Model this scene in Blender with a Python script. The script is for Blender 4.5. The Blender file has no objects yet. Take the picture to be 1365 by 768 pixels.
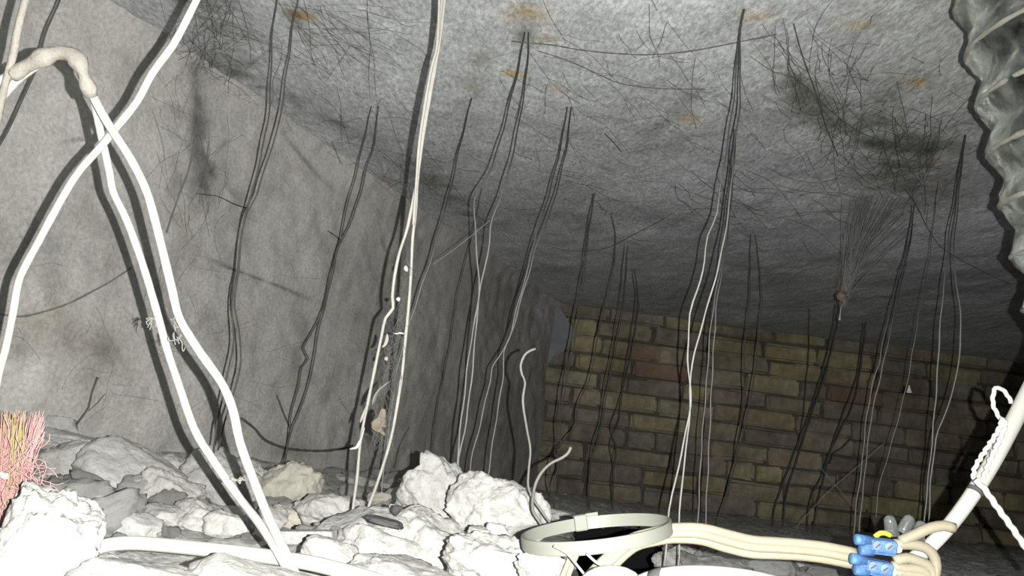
import bpy, math, random
import numpy as np
from mathutils import Vector, Matrix, noise
random.seed(7); rng = np.random.default_rng(7)
S = bpy.context.scene; COL = S.collection

# ------------------------------------------------------------------ camera
FOC = 1062.0
TH = math.radians(11.9); RHO = math.atan(0.12)
F = np.array([0, math.cos(TH), math.sin(TH)]); _r = np.array([1., 0, 0]); _u = np.array([0, -math.sin(TH), math.cos(TH)])
RI = math.cos(RHO)*_r + math.sin(RHO)*_u; UP = math.cos(RHO)*_u - math.sin(RHO)*_r
CAM = np.array([0, 0, .13])
cd = bpy.data.cameras.new('camera'); cam = bpy.data.objects.new('camera', cd); COL.objects.link(cam)
cd.sensor_width = 36; cd.lens = FOC/1365*36; cd.clip_start = .02
m = Matrix.Identity(4)
for i in range(3): m[i][0], m[i][1], m[i][2], m[i][3] = RI[i], UP[i], -F[i], CAM[i]
cam.matrix_world = m; S.camera = cam
# ------------------------------------------------------------------ light and exposure
W = bpy.data.worlds.new('world'); S.world = W; W.use_nodes = True
W.node_tree.nodes['Background'].inputs[0].default_value = (.50, .72, .95, 1)
W.node_tree.nodes['Background'].inputs[1].default_value = .08
ld = bpy.data.lights.new('flash_lamp', 'SPOT'); ld.energy = 98; ld.shadow_soft_size = .0012; ld.color = (1, .985, .95)
ld.spot_size = math.radians(140); ld.spot_blend = 1.0
lo = bpy.data.objects.new('flash_lamp', ld); COL.objects.link(lo)
LP = CAM + RI*.0205 + UP*.001
lo.location = LP
_aim = F*1.0 - RI*.10 - UP*.12
lo.rotation_euler = Vector(_aim).to_track_quat('-Z', 'Y').to_euler()
S.view_settings.view_transform = 'Standard'; S.view_settings.look = 'None'
S.view_settings.gamma = 1; S.view_settings.use_curve_mapping = False
S.view_settings.exposure = 0.0

# ------------------------------------------------------------------ helpers
def ray(px, py): return (F*FOC + RI*(px-682.5) - UP*(py-384))/FOC
def P(px, py, d): return CAM + ray(px, py)*d                  # d: distance along the view axis
def on_z(px, py, z): v = ray(px, py); return CAM + v*((z-CAM[2])/v[2])
def on_y(px, py, y): v = ray(px, py); return CAM + v*(y/v[1])
HC = .82
A = on_z(130, 0, HC); B = on_z(740, 400, HC); D = on_z(1300, 472, HC)
A[2] = B[2] = D[2] = 0
LD = (B-A)/np.linalg.norm(B-A); LN = np.array([LD[1], -LD[0], 0])      # left wall: along, inward normal
BD = (D-B)/np.linalg.norm(D-B); BN = np.array([BD[1], -BD[0], 0])      # back wall
def on_plane(px, py, A0, n, off=0):
    v = ray(px, py); t = (n @ (A0 + n*off - CAM))/(n @ v); return CAM + v*t
def on_left(px, py, off=0): return on_plane(px, py, A, LN, off)
def on_back(px, py, off=0): return on_plane(px, py, B, BN, off)

def mesh(name, v, f, mat, parent=None, smooth=True):
    me = bpy.data.meshes.new(name)
    me.from_pydata([tuple(map(float, p)) for p in v], [], f)
    if smooth: me.polygons.foreach_set('use_smooth', [True]*len(me.polygons))
    me.materials.append(mat); me.update()
    o = bpy.data.objects.new(name, me); COL.objects.link(o)
    if parent: o.parent = parent
    return o
def tag(o, label=None, cat=None, group=None, kind=None):
    if label: o['label'] = label
    if cat: o['category'] = cat
    if group: o['group'] = group
    if kind: o['kind'] = kind
    return o
def empty(name, loc, label, cat, group=None):
    o = bpy.data.objects.new(name, None); COL.objects.link(o); o.location = tuple(map(float, loc)); o.empty_display_size = .01
    return tag(o, label, cat, group)
def child(name, v, f, mat, root, smooth=True):
    L = np.array(root.location)
    return mesh(name, [np.asarray(p)-L for p in v], f, mat, root, smooth)

def smooth_path(pts, step=.012):
    p = [np.asarray(q, float) for q in pts]
    p = [2*p[0]-p[1]] + p + [2*p[-1]-p[-2]]
    out = []
    for i in range(1, len(p)-2):
        n = max(2, min(24, int(np.linalg.norm(p[i+1]-p[i])/step)+1))
        for k in range(n):
            t = k/n
            out.append(.5*((2*p[i]) + (p[i+1]-p[i-1])*t + (2*p[i-1]-5*p[i]+4*p[i+1]-p[i+2])*t*t + (3*p[i]-p[i-1]-3*p[i+1]+p[i+2])*t**3))
    out.append(p[-2]); return np.array(out)
def sweep(path, rad, n=8, prof=None, jit=0, V=None, Fc=None, twist=0):
    """sweep a round (or given 2D) profile along a path; rad is a number or f(t)"""
    V = [] if V is None else V; Fc = [] if Fc is None else Fc
    path = np.asarray(path); N = len(path); T = np.gradient(path, axis=0); T /= np.linalg.norm(T, axis=1)[:, None]+1e-12
    up = np.array([0, 0, 1.]) if abs(T[0][2]) < .9 else np.array([0, 1., 0])
    nrm = np.cross(T[0], up); nrm /= np.linalg.norm(nrm); b0 = len(V)
    if prof is None: prof = [(math.cos(2*math.pi*k/n), math.sin(2*math.pi*k/n)) for k in range(n)]
    n = len(prof)
    for i in range(N):
        nrm = nrm - T[i]*(nrm @ T[i]); nrm /= np.linalg.norm(nrm)+1e-12; bi = np.cross(T[i], nrm)
        r = rad(i/(N-1)) if callable(rad) else rad
        if jit: r *= 1 + jit*noise.noise(Vector(path[i]*90))
        c, s = math.cos(twist*i), math.sin(twist*i)
        for (a, b) in prof: V.append(path[i] + nrm*r*(a*c-b*s) + bi*r*(a*s+b*c))
    for i in range(N-1):
        for k in range(n):
            a = b0+i*n+k; b = b0+i*n+(k+1) % n; Fc.append((a, b, b+n, a+n))
    Fc.append(tuple(b0+k for k in range(n))[::-1]); Fc.append(tuple(b0+(N-1)*n+k for k in range(n)))
    return V, Fc
def box(c, ax, ay, az, V, Fc):
    """box from centre and three half-axis vectors"""
    b = len(V)
    for i in (-1, 1):
        for j in (-1, 1):
            for k in (-1, 1): V.append(c + ax*i + ay*j + az*k)
    for q in ((0, 1, 3, 2), (4, 6, 7, 5), (0, 4, 5, 1), (2, 3, 7, 6), (0, 2, 6, 4), (1, 5, 7, 3)): Fc.append(tuple(b+x for x in q))

# ------------------------------------------------------------------ materials
def mat(name, col, rough=.8, metal=0, bump=0, bscale=60, var=0, vscale=12, attr=False, trans=0, rnd=0, alpha=1, speck=0, spec=.3, stretch=None, top_dark=None, wvar=0):
    m_ = bpy.data.materials.new(name); m_.use_nodes = True; nt = m_.node_tree; b = nt.nodes['Principled BSDF']
    b.inputs['Roughness'].default_value = rough; b.inputs['Metallic'].default_value = metal
    b.inputs['Specular IOR Level'].default_value = spec
    N = nt.nodes.new; L = nt.links.new
    tc = N('ShaderNodeTexCoord'); src = None; co = tc.outputs['Object']
    if stretch:
        mp = N('ShaderNodeMapping'); mp.inputs['Scale'].default_value = stretch; L(co, mp.inputs['Vector']); co = mp.outputs[0]
    rgb = N('ShaderNodeRGB'); rgb.outputs[0].default_value = (*col, 1); src = rgb.outputs[0]
    def mul(a, fac, blend='MULTIPLY'):
        mx = N('ShaderNodeMix'); mx.data_type = 'RGBA'; mx.blend_type = blend; mx.inputs[0].default_value = 1
        L(a, mx.inputs[6]); L(fac, mx.inputs[7]); return mx.outputs[2]
    if attr:
        at = N('ShaderNodeAttribute'); at.attribute_name = 'tone'; src = mul(src, at.outputs['Color'])
    if var:
        no = N('ShaderNodeTexNoise'); no.inputs['Scale'].default_value = vscale; no.inputs['Detail'].default_value = 8; no.inputs['Roughness'].default_value = .65
        L(co, no.inputs['Vector'])
        r = N('ShaderNodeMapRange'); r.inputs[1].default_value = .3; r.inputs[2].default_value = .7; r.inputs[3].default_value = 1-var; r.inputs[4].default_value = 1+var
        L(no.outputs[0], r.inputs[0]); src = mul(src, r.outputs[0])
    if speck:
        no = N('ShaderNodeTexNoise'); no.inputs['Scale'].default_value = 140; no.inputs['Detail'].default_value = 4; no.inputs['Roughness'].default_value = .7
        L(co, no.inputs['Vector'])
        r = N('ShaderNodeMapRange'); r.inputs[1].default_value = .35; r.inputs[2].default_value = .65; r.inputs[3].default_value = 1-speck; r.inputs[4].default_value = 1+speck
        L(no.outputs[0], r.inputs[0]); src = mul(src, r.outputs[0])
    if rnd:
        oi = N('ShaderNodeObjectInfo'); cr = N('ShaderNodeValToRGB'); e = cr.color_ramp; e.interpolation = 'CONSTANT'
        cs = [(.24, .215, .15), (.28, .25, .15), (.22, .195, .155), (.29, .265, .17), (.21, .185, .15), (.25, .215, .155), (.235, .22, .18), (.31, .28, .16), (.20, .17, .14), (.25, .23, .17)]
        e.elements[0].color = (*cs[0], 1); e.elements[1].position = .1; e.elements[1].color = (*cs[1], 1)
        for i in range(2, 10): q = e.elements.new(i/10); q.color = (*cs[i], 1)
        L(oi.outputs['Random'], cr.inputs[0]); src = mul(cr.outputs[0], src)
    if wvar:                                   # grime that runs over neighbouring pieces
        ge = N('ShaderNodeNewGeometry'); no = N('ShaderNodeTexNoise'); no.inputs['Scale'].default_value = 4.5; no.inputs['Detail'].default_value = 9; no.inputs['Roughness'].default_value = .72
        L(ge.outputs['Position'], no.inputs['Vector'])
        r = N('ShaderNodeMapRange'); r.inputs[1].default_value = .35; r.inputs[2].default_value = .65; r.inputs[3].default_value = 1-wvar; r.inputs[4].default_value = 1+wvar
        L(no.outputs[0], r.inputs[0]); src = mul(src, r.outputs[0])
    if top_dark:                                   # wire colour gets darker upwards between two heights
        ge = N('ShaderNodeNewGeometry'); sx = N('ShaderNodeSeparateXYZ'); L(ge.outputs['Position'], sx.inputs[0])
        r = N('ShaderNodeMapRange'); r.inputs[1].default_value = top_dark[0]; r.inputs[2].default_value = top_dark[1]; r.inputs[3].default_value = 1; r.inputs[4].default_value = .16
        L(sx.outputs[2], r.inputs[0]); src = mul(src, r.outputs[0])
    L(src, b.inputs['Base Color'])
    if bump:
        no = N('ShaderNodeTexNoise'); no.inputs['Scale'].default_value = bscale; no.inputs['Detail'].default_value = 9; no.inputs['Roughness'].default_value = .68
        L(co, no.inputs['Vector'])
        bp = N('ShaderNodeBump'); bp.inputs['Strength'].default_value = 1; bp.inputs['Distance'].default_value = bump
        L(no.outputs[0], bp.inputs['Height']); L(bp.outputs[0], b.inputs['Normal'])
    if trans: b.inputs['Transmission Weight'].default_value = trans
    if alpha < 1: b.inputs['Alpha'].default_value = alpha
    return m_
M_ceil = mat('ceiling_concrete', (.54, .56, .57), .9, bump=.0040, bscale=120, var=.13, vscale=20, attr=True, speck=.30, stretch=(1, .45, 1))
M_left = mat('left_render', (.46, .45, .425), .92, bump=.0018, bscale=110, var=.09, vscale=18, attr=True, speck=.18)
M_mortar = mat('mortar', (.115, .107, .088), .95, bump=.004, bscale=60, var=.3, wvar=.3)
M_brick = mat('brick', (1.08, 1.05, 1.06), .93, bump=.005, bscale=40, var=.3, vscale=24, rnd=1, wvar=.4)
M_redbrick = mat('red_brick', (.24, .165, .12), .93, bump=.004, bscale=40, var=.2, vscale=20, wvar=.3)
M_floor = mat('dusty_floor', (.42, .42, .40), .95, bump=.006, bscale=75, var=.22, vscale=20, speck=.2)
M_chunk = mat('plaster_chunk', (.40, .395, .375), .95, bump=.0040, bscale=130, var=.12, vscale=22, speck=.12)
M_chunkw = mat('white_plaster', (.35, .345, .325), .95, bump=.005, bscale=90, var=.10, vscale=22, speck=.12)
M_chunkg = mat('grey_mortar', (.43, .43, .415), .95, bump=.0032, bscale=120, var=.12, vscale=25, speck=.12)
M_chunkt = mat('tan_mortar', (.41, .395, .335), .95, bump=.004, bscale=100, var=.2, vscale=25)
M_dark = mat('dark_parts_and_holes', (.05, .05, .05), .95, bump=.002)
M_cable = mat('white_insulation', (.38, .37, .34), .5, bump=.0008, bscale=220, var=.1, vscale=60)
M_cabled = mat('dusty_insulation', (.26, .245, .215), .8, bump=.0025, bscale=200, var=.22, vscale=50)
M_cream = mat('cream_insulation', (.195, .178, .128), .5, bump=.0006, bscale=150, var=.08, vscale=30)
M_pipe = mat('white_conduit', (.32, .315, .29), .45, var=.06)
M_wire = mat('galvanised_wire', (.24, .24, .235), .6, metal=.1, bump=.0004, bscale=300, var=.15, vscale=60, top_dark=(.42, .60))
M_wires = mat('galvanised_wire_bright', (.34, .335, .32), .6, metal=.1, bump=.0004, bscale=300, var=.15, vscale=60, top_dark=(.40, .58))
M_wired = mat('sooty_wire', (.07, .068, .062), .8, bump=.0004, bscale=300, var=.25, vscale=60)
M_wirem = mat('dull_wire', (.13, .128, .118), .6, metal=.1, bump=.0006, bscale=300, var=.15, vscale=60)
M_webd = mat('dim_cobweb', (.085, .085, .08), .95)
M_wirel = mat('pale_wire', (.27, .26, .235), .6, bump=.0006, bscale=300, var=.15, vscale=60)
M_tie = mat('nylon', (.135, .14, .12), .45, var=.05)
M_soot = mat('sooty_cobweb', (.10, .10, .09), .95)
M_sootl = mat('dusty_cobweb', (.17, .17, .16), .95)
M_web = mat('pale_cobweb', (.2, .195, .18), .95)
M_blue = mat('blue_plastic', (.045, .105, .235), .5, bump=.0015, bscale=130, var=.5, vscale=120)
M_screw = mat('dusty_metal', (.09, .13, .19), .7, var=.3, vscale=100)
M_clear = mat('clear_plastic', (.30, .32, .31), .15, trans=.85)
M_yellow = mat('yellow_insulation', (.28, .26, .03), .5)
M_red = mat('red_fibre', (.25, .10, .095), .7)
M_pink = mat('pink_fibre', (.30, .18, .17), .7)
M_green = mat('yellow_green_fibre', (.17, .15, .06), .7)
M_leaf = mat('dry_scrap', (.15, .125, .10), .9, var=.3, vscale=80)
M_white = mat('white_crumb', (.36, .35, .33), .9)
M_bone = mat('pale_crumb', (.26, .25, .22), .9)
M_foil = mat('crumpled_foil', (.34, .36, .33), .20, metal=.92, bump=.034, bscale=42, var=.8, vscale=26, spec=.5)
M_black = mat('opening_black', (.012, .013, .014), .95)  # black colour standing in for the darkness below the floor
M_plast = mat('plaster_patch', (.25, .26, .285), .95, bump=.004, bscale=50, var=.2)

# ------------------------------------------------------------------ setting
def grid(name, us, vs, fn, matl, tone=None):
    U, Vv = np.meshgrid(us, vs, indexing='ij'); nu, nv = len(us), len(vs)
    pts = fn(U.ravel(), Vv.ravel())
    i = np.arange(nu-1)[:, None]; j = np.arange(nv-1)[None, :]
    q = np.stack([(i*nv+j), ((i+1)*nv+j), ((i+1)*nv+j+1), (i*nv+j+1)], -1).reshape(-1, 4)
    me = bpy.data.meshes.new(name); me.vertices.add(len(pts)); me.vertices.foreach_set('co', pts.astype(np.float32).ravel())
    me.loops.add(q.size); me.loops.foreach_set('vertex_index', q.ravel().astype(np.int32))
    me.polygons.add(len(q)); me.polygons.foreach_set('loop_start', np.arange(0, q.size, 4, dtype=np.int32))
    me.update(calc_edges=True); me.polygons.foreach_set('use_smooth', [True]*len(q)); me.materials.append(matl)
    if tone is not None:
        c = tone(pts); ca = me.color_attributes.new('tone', 'FLOAT_COLOR', 'POINT')
        ca.data.foreach_set('color', np.hstack([c, np.ones((len(c), 1))]).astype(np.float32).ravel())
    o = bpy.data.objects.new(name, me); COL.objects.link(o); o['kind'] = 'structure'; return o
def vnoise(x, y, sc, seed=0):
    """cheap value noise, vectorised"""
    r = np.random.default_rng(seed); T = r.random((256, 256))
    X = x*sc+100.3; Y = y*sc+77.7; i = np.floor(X).astype(int); j = np.floor(Y).astype(int); a = X-i; b = Y-j
    a = a*a*(3-2*a); b = b*b*(3-2*b); g = lambda p, q: T[p % 256, q % 256]
    return (g(i, j)*(1-a)*(1-b)+g(i+1, j)*a*(1-b)+g(i, j+1)*(1-a)*b+g(i+1, j+1)*a*b)*2-1
def fbm(x, y, sc, o=4, seed=0): return sum(vnoise(x, y, sc*2**k, seed+k)*.5**k for k in range(o))

def seg_dist(p, a, b):
    ab = b-a; t = np.clip(((p-a) @ ab)/(ab @ ab), 0, 1)[:, None]; return np.linalg.norm(p-(a+t*ab), axis=1)
def stain_tone(c, p, pts, width, col, strength, seed=3):
    d = np.full(len(p), 9.)
    for a, b in zip(pts[:-1], pts[1:]): d = np.minimum(d, seg_dist(p, np.array(a), np.array(b)))
    w = np.exp(-(d/width)**2)*strength
    w = np.clip(w*(1+.9*fbm(p[:, 0]+p[:, 2], p[:, 1], 22, 4, seed)), 0, 1)[:, None]
    return c*(1-w)+np.array(col)*c*w
def zc(px, py): return tuple(on_z(px, py, HC))
RUST = (1.0, .72, .36)
def ceil_tone(p):
    c = np.ones((len(p), 3)); n = fbm(p[:, 0], p[:, 1], 5, 5, 20)[:, None]
    c = c*(1+.16*n)
    warm = np.clip((p[:, 0:1]-.25)/.5, 0, 1)*np.clip((1.5-p[:, 1:2])/.5, 0, 1)
    c = c*(1-warm)+c*np.array((1.0, 1.0, .93))*warm
    for (x, y, w, s) in ((398, 22, .016, 1.), (690, 22, .03, .5), (722, 55, .014, .95), (682, 100, .013, .9), (1000, 18, .014, .6), (915, 160, .018, .6),
                         (1210, 112, .014, .9), (1235, 215, .014, .7), (1245, 245, .012, .6), (1130, 32, .014, .7), (1275, 132, .012, .4), (735, 120, .01, .5), (632, 122, .010, .6), (570, 240, .02, .5)):
        a = np.array(zc(x, y)); c = stain_tone(c, p, [a, a+np.array([.018, 0, 0])], w, RUST, s, int(x))
    G = (.42, .42, .36)
    for pts, w, s in (([(1060, 110), (1100, 150), (1170, 190), (1260, 200)], .045, .75), ([(1150, 150), (1200, 190), (1200, 270)], .12, .62), ([(700, 20), (700, 60)], .02, .5),
                      ([(390, 20), (420, 60)], .02, .6), ([(270, 0), (300, 60), (310, 100)], .05, .6), ([(860, 180), (930, 120)], .02, .45), ([(440, 150), (455, 165)], .02, .6),
                      ([(640, 60), (620, 160)], .03, .35), ([(560, 220), (640, 300)], .05, .5), ([(980, 30), (1060, 110)], .02, .3)):
        c = stain_tone(c, p, [np.array(zc(*q)) for q in pts], w, G, s, len(pts)+int(w*1000))
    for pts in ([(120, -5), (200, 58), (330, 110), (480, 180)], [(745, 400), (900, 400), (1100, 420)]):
        c = stain_tone(c, p, [np.array(zc(*q)) for q in pts], .05 if pts[0][0] < 500 else .45, (.5, .5, .5), .5 if pts[0][0] < 500 else .25)  # darker bands along the left edge and over the far end
    return c
cnr = A + LD*0
def ceil_fn(u, v):
    z = HC + .007*fbm(u, v*.7, 4, 3, 1) + .0018*fbm(u, v*.5, 40, 4, 9)
    z = z - .02*np.exp(-((v-3.35)/.25)**2)
    return np.stack([u, v, z], 1)
ceiling = grid('ceiling', np.linspace(-1.9, 3.3, 640), np.linspace(-.6, 3.9, 560), ceil_fn, M_ceil, ceil_tone)

def left_tone(p):
    c = np.ones((len(p), 3)); n = fbm(p[:, 1], p[:, 2], 6, 5, 30)[:, None]; c = c*(1+.13*n)
    blot = np.clip(fbm(p[:, 1], p[:, 2], 14, 4, 41)-.25, 0, 1)[:, None]; c = c*(1-blot*np.array((.22, .23, .25)))
    K = (.38, .38, .38)
    for pts, w, s in (([(0, 215), (90, 250), (200, 312), (320, 362), (430, 405), (500, 440)], .0035, .9), ([(250, 260), (300, 320), (420, 480), (470, 560)], .0025, .5),
                      ([(30, 205), (80, 190), (110, 185)], .003, .6), ([(330, 120), (420, 230), (500, 310), (560, 420)], .006, .5),
                      ([(250, 60), (262, 130), (270, 250)], .03, .75), ([(232, 150), (236, 260)], .015, .5), ([(300, 190), (280, 230), (330, 270)], .008, .6),
                      ([(0, 470), (60, 455), (150, 470)], .03, .35), ([(20, 340), (110, 330)], .04, .3)):
        c = stain_tone(c, p, [on_left(*q) for q in pts], w, K, s, 5+len(pts))
    c = stain_tone(c, p, [on_left(60, 440), on_left(120, 470)], .05, (.85, .78, .70), .5)
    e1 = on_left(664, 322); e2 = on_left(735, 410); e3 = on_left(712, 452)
    for q1, q2 in ((e1, e2), (e2, e3)): c = stain_tone(c, p, [q1, q2], .10, (1.35, 1.35, 1.45), .6, 77)  # paler, slightly bluer tone at the far upper end
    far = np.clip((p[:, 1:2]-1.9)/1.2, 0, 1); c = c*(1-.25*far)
    return c
def left_fn(u, v):
    q = A[None]+LD[None]*u[:, None]; off = .010*fbm(u, v, 3, 4, 11)+.0025*fbm(u, v, 24, 4, 12)
    cove = np.clip(v-(HC-.07), 0, 1); off = off + cove**2*5.0
    q = q+LN[None]*off[:, None]; q[:, 2] = v; return q
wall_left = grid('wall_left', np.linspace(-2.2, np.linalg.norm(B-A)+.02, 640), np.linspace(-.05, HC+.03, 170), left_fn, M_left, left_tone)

# floor: dusty boards buried under a bank of crumbs that rises towards the left wall
def pit(x, y): return (x > .075) & (x < .245) & (y > .80) & (y < 1.22)
def H(x, y):
    s = (np.asarray(x)-A[0])*LN[0]+(np.asarray(y)-A[1])*LN[1]
    amp = np.clip(.112-.028*np.asarray(y), .012, .09)
    h = amp*np.exp(-np.clip(s, 0, 9)/.26)
    h = h + .055*np.exp(-(((x+.08)/.11)**2+((y-.86)/.10)**2)**1.5) + .010*np.exp(-((x+.25)/.2)**2-((y-.85)/.15)**2)
    h = h + .022*np.exp(-((x-.35)/.25)**2-((y-1.3)/.14)**2)
    return h - .008
def floor_fn(u, v):
    v = .15+3.75*v**1.6
    z = H(u, v) + .006*fbm(u, v, 14, 4, 51) + .006*np.abs(fbm(u, v, 40, 4, 52))
    return np.stack([u, v, z], 1)
us = np.linspace(-1.4, 3.2, 620); floor = grid('floor', us, np.linspace(0, 1, 520), floor_fn, M_floor)
# cut the dark opening
import bmesh
bm = bmesh.new(); bm.from_mesh(floor.data)
OPEN = [on_z(x, y, 0)[:2] for x, y in ((763, 703), (868, 702), (884, 728), (903, 756), (912, 790), (775, 790), (764, 740))]
def in_open(x, y):
    c = False
    for (x1, y1), (x2, y2) in zip(OPEN, OPEN[1:]+OPEN[:1]):
        if (y1 > y) != (y2 > y) and x < (x2-x1)*(y-y1)/(y2-y1)+x1: c = not c
    return c
bmesh.ops.delete(bm, geom=[f_ for f_ in bm.faces if in_open(f_.calc_center_median().x, f_.calc_center_median().y)], context='FACES')
bm.to_mesh(floor.data); bm.free()
V, Fc = [], []
ox0, ox1 = min(p[0] for p in OPEN)-.02, max(p[0] for p in OPEN)+.02; oy0, oy1 = min(p[1] for p in OPEN)-.02, max(p[1] for p in OPEN)+.02
mx_, my_ = (ox0+ox1)/2, (oy0+oy1)/2; hx_, hy_ = (ox1-ox0)/2, (oy1-oy0)/2
for (c, h) in (((mx_, my_, -.36), (hx_, hy_, .005)), ((ox0, my_, -.188), (.004, hy_, .176)), ((ox1, my_, -.188), (.004, hy_, .176)), ((mx_, oy0, -.188), (hx_, .004, .176)), ((mx_, oy1, -.188), (hx_, .004, .176))):
    box(np.array(c), np.array([h[0], 0, 0]), np.array([0, h[1], 0]), np.array([0, 0, h[2]]), V, Fc)
o = mesh('black_box_1', V, Fc, M_black, None, False); tag(o, 'black box added under the floor opening to keep it dark', kind='structure')  # box added to keep light out of the opening, painted black

# back wall: mortar bed with every brick a part
wl = 3.0
V, Fc = [], []
box(B + BD*(wl/2-.02) - BN*.062 + np.array([0, 0, HC/2]), BD*(wl/2+.06), BN*.05, np.array([0, 0, HC/2+.03]), V, Fc)
wall_back = mesh('wall_back', V, Fc, M_mortar, None, False); tag(wall_back, 'old yellow brick wall at the far end', kind='structure')
def brick_mesh(name, L, seed, matl):
    r = random.Random(seed); hx, hy, hz = L/2, .03, .0338
    bm = bmesh.new(); bmesh.ops.create_cube(bm, size=1)
    for v in bm.verts: v.co = Vector((v.co.x*2*hx, v.co.y*2*hy, v.co.z*2*hz))
    bmesh.ops.bevel(bm, geom=list(bm.edges), offset=.008, segments=2, affect='EDGES')
    for v in bm.verts: v.co += Vector((r.uniform(-.006, .006), r.uniform(-.003, .003), r.uniform(-.0045, .0045)))
    me = bpy.data.meshes.new(name); bm.to_mesh(me); bm.free(); me.materials.append(matl); return me
long_b = [brick_mesh('brick', .238, k, M_brick) for k in range(6)]; short_b = [brick_mesh('brick', .115, 20+k, M_brick) for k in range(4)]
red_b = brick_mesh('brick', .15, 77, M_redbrick); red_b2 = brick_mesh('brick', .238, 78, M_redbrick)
ang = math.atan2(BD[1], BD[0]); nb = 0
reds = [on_back(868, 476), on_back(872, 503), on_back(1110, 520)]
for row in range(11):
    z = .036+row*.0757; x = -.02 + (.12 if row % 2 else 0) + random.uniform(-.03, .03)
    if row % 2: x -= .12
    first = True
    while x < wl:
        L = .115 if (first and row % 2) or random.random() < .16 else .238
        first = False; c = x+L/2
        p = B + BD*c + BN*(-.030+random.uniform(-.004, .007))
        me = random.choice(long_b if L > .2 else short_b)
        wp = B + BD*c; wp = np.array([wp[0], wp[1], z])
        for k, rp in enumerate(reds):
            if np.linalg.norm(rp[:2]-wp[:2]) < L/2 and abs(rp[2]-z) < .038: me = red_b2 if L > .2 else red_b
        o = bpy.data.objects.new('brick', me); COL.objects.link(o); o.parent = wall_back
        o.location = (p[0], p[1], z+random.uniform(-.003, .003)); o.rotation_euler = (random.uniform(-.02, .02), random.uniform(-.012, .012), ang+random.uniform(-.01, .01))
        x += L+random.uniform(.005, .011); nb += 1
# plaster smear in the corner, part of the back wall
poly = [(700, 398), (742, 404), (754, 422), (768, 446), (757, 455), (752, 468), (738, 474), (729, 488), (712, 490), (690, 480)]
top = [on_back(x, y, .009) for x, y in poly]; bot = [on_back(x, y, -.03) for x, y in poly]
n_ = len(poly); Fc = [tuple(range(n_)), tuple(range(2*n_-1, n_-1, -1))]+[(i, (i+1) % n_, n_+(i+1) % n_, n_+i) for i in range(n_)]
o = mesh('plaster_patch', top+bot, Fc, M_plast, wall_back, False); o['label'] = 'pale grey plaster smear in the upper corner of the brick wall'
V, Fc = [], []; q = B+BD*wl
box(q + BD*.04 - BN*0 + np.array([-.1, -1.9, HC/2]), np.array([.04, 0, 0]), np.array([0, 1.98, 0]), np.array([0, 0, HC/2+.03]), V, Fc)
wr = mesh('wall_right', V, Fc, M_floor, None, False); wr['kind'] = 'structure'

# ------------------------------------------------------------------ rubble
def rock_mesh(name, sx, sy, sz, seed, sub, matl, cuts=9, rough=.05, flat=.0):
    r = random.Random(seed); bm = bmesh.new(); bmesh.ops.create_icosphere(bm, subdivisions=sub, radius=1)
    planes = []
    for k in range(cuts):
        n = Vector((r.gauss(0, 1), r.gauss(0, 1), r.gauss(0, 1))).normalized(); planes.append((n, r.uniform(.52, .88)))
    planes += [(Vector((0, 0, -1)), .6), (Vector((r.uniform(-.2, .2), r.uniform(-.2, .2), 1)).normalized(), .62)]
    off = Vector((seed*1.7 % 50, seed*.9 % 30, seed*.3 % 20))
    for v in bm.verts:
        c = v.co*1.0
        for n, d in planes:
            e = c.dot(n)-d
            if e > 0: c -= n*e*.93
        nz = noise.fractal(c*2.6+off, .62, 2.1, 7) + .5*noise.turbulence(c*5+off, 4, True)-.25
        c += v.co.normalized()*nz*rough
        c.x *= sx/2/.80; c.y *= sy/2/.80; c.z *= sz/2/.62; v.co = c
    me = bpy.data.meshes.new(name); bm.to_mesh(me); bm.free(); me.materials.append(matl)
    me.polygons.foreach_set('use_smooth', [True]*len(me.polygons))
    return me
def rock(px, py, w, h, d, label, matl=M_chunk, seed=None, dep=1.0, rot=(0, 0, 0), sub=5, name='plaster_chunk', cat='rubble', cuts=15, rough=.11, group=None):
    seed = seed if seed is not None else int(px*7+py*3)
    s = d/FOC; c = P(px, py, d)
    me = rock_mesh(name, w*s*1.05, w*s*.85*dep, h*s*1.0, seed, sub, matl, cuts, rough)
    o = bpy.data.objects.new(name, me); COL.objects.link(o); o.location = tuple(c+np.array([0, w*s*.25*dep, 0]))
    o.rotation_euler = (rot[0], rot[1]+.12, rot[2]); return tag(o, label, cat, group)
G = M_chunkg; Wm = M_chunkw; T = M_chunkt
rock(582, 680, 128, 100, .95, 'large pale slab with a jagged sloping left edge, behind the centre of the pile', rot=(.15, .45, 0), seed=12)
rock(662, 690, 112, 94, .84, 'big rough pale block, right end of the centre pile, beside the bare curled wires', seed=31, rot=(.1, -.1, .3))
rock(575, 738, 150, 80, .76, 'broad smooth pale slab in front of the jagged sloping slab', seed=8, rot=(.2, .1, .2))
rock(640, 716, 36, 24, .70, 'small bright white lump lying against the foot of the big rough block', Wm, seed=5, sub=4)
rock(665, 712, 30, 24, .73, 'small grey lump wedged right of the small bright white lump', G, seed=15, sub=4)
rock(676, 757, 130, 70, .62, 'white crumbly lump at the bottom edge, left of the nylon tie ring', Wm, seed=22, rough=.16)
rock(722, 762, 64, 46, .56, 'white knob of plaster directly under the left end of the nylon tie ring', Wm, seed=23, rough=.13)
rock(492, 748, 125, 70, .72, 'low rounded slab where the two bright hanging wires touch down', seed=41)
rock(442, 690, 92, 52, .98, 'grey-white wedge left of the foot of the two bright hanging wires', seed=14, rot=(0, -.1, .4))
rock(378, 650, 70, 66, 1.22, 'angular block with a yellowish broken face against the left wall', T, seed=54, rot=(.1, .25, .2), cuts=6)
rock(388, 694, 62, 34, 1.05, 'flat tan piece just below the yellowish angular block', T, seed=17)
rock(432, 742, 78, 40, .62, 'bright rounded lump beside the lower end of the white conduit', Wm, seed=19, sub=4)
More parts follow.
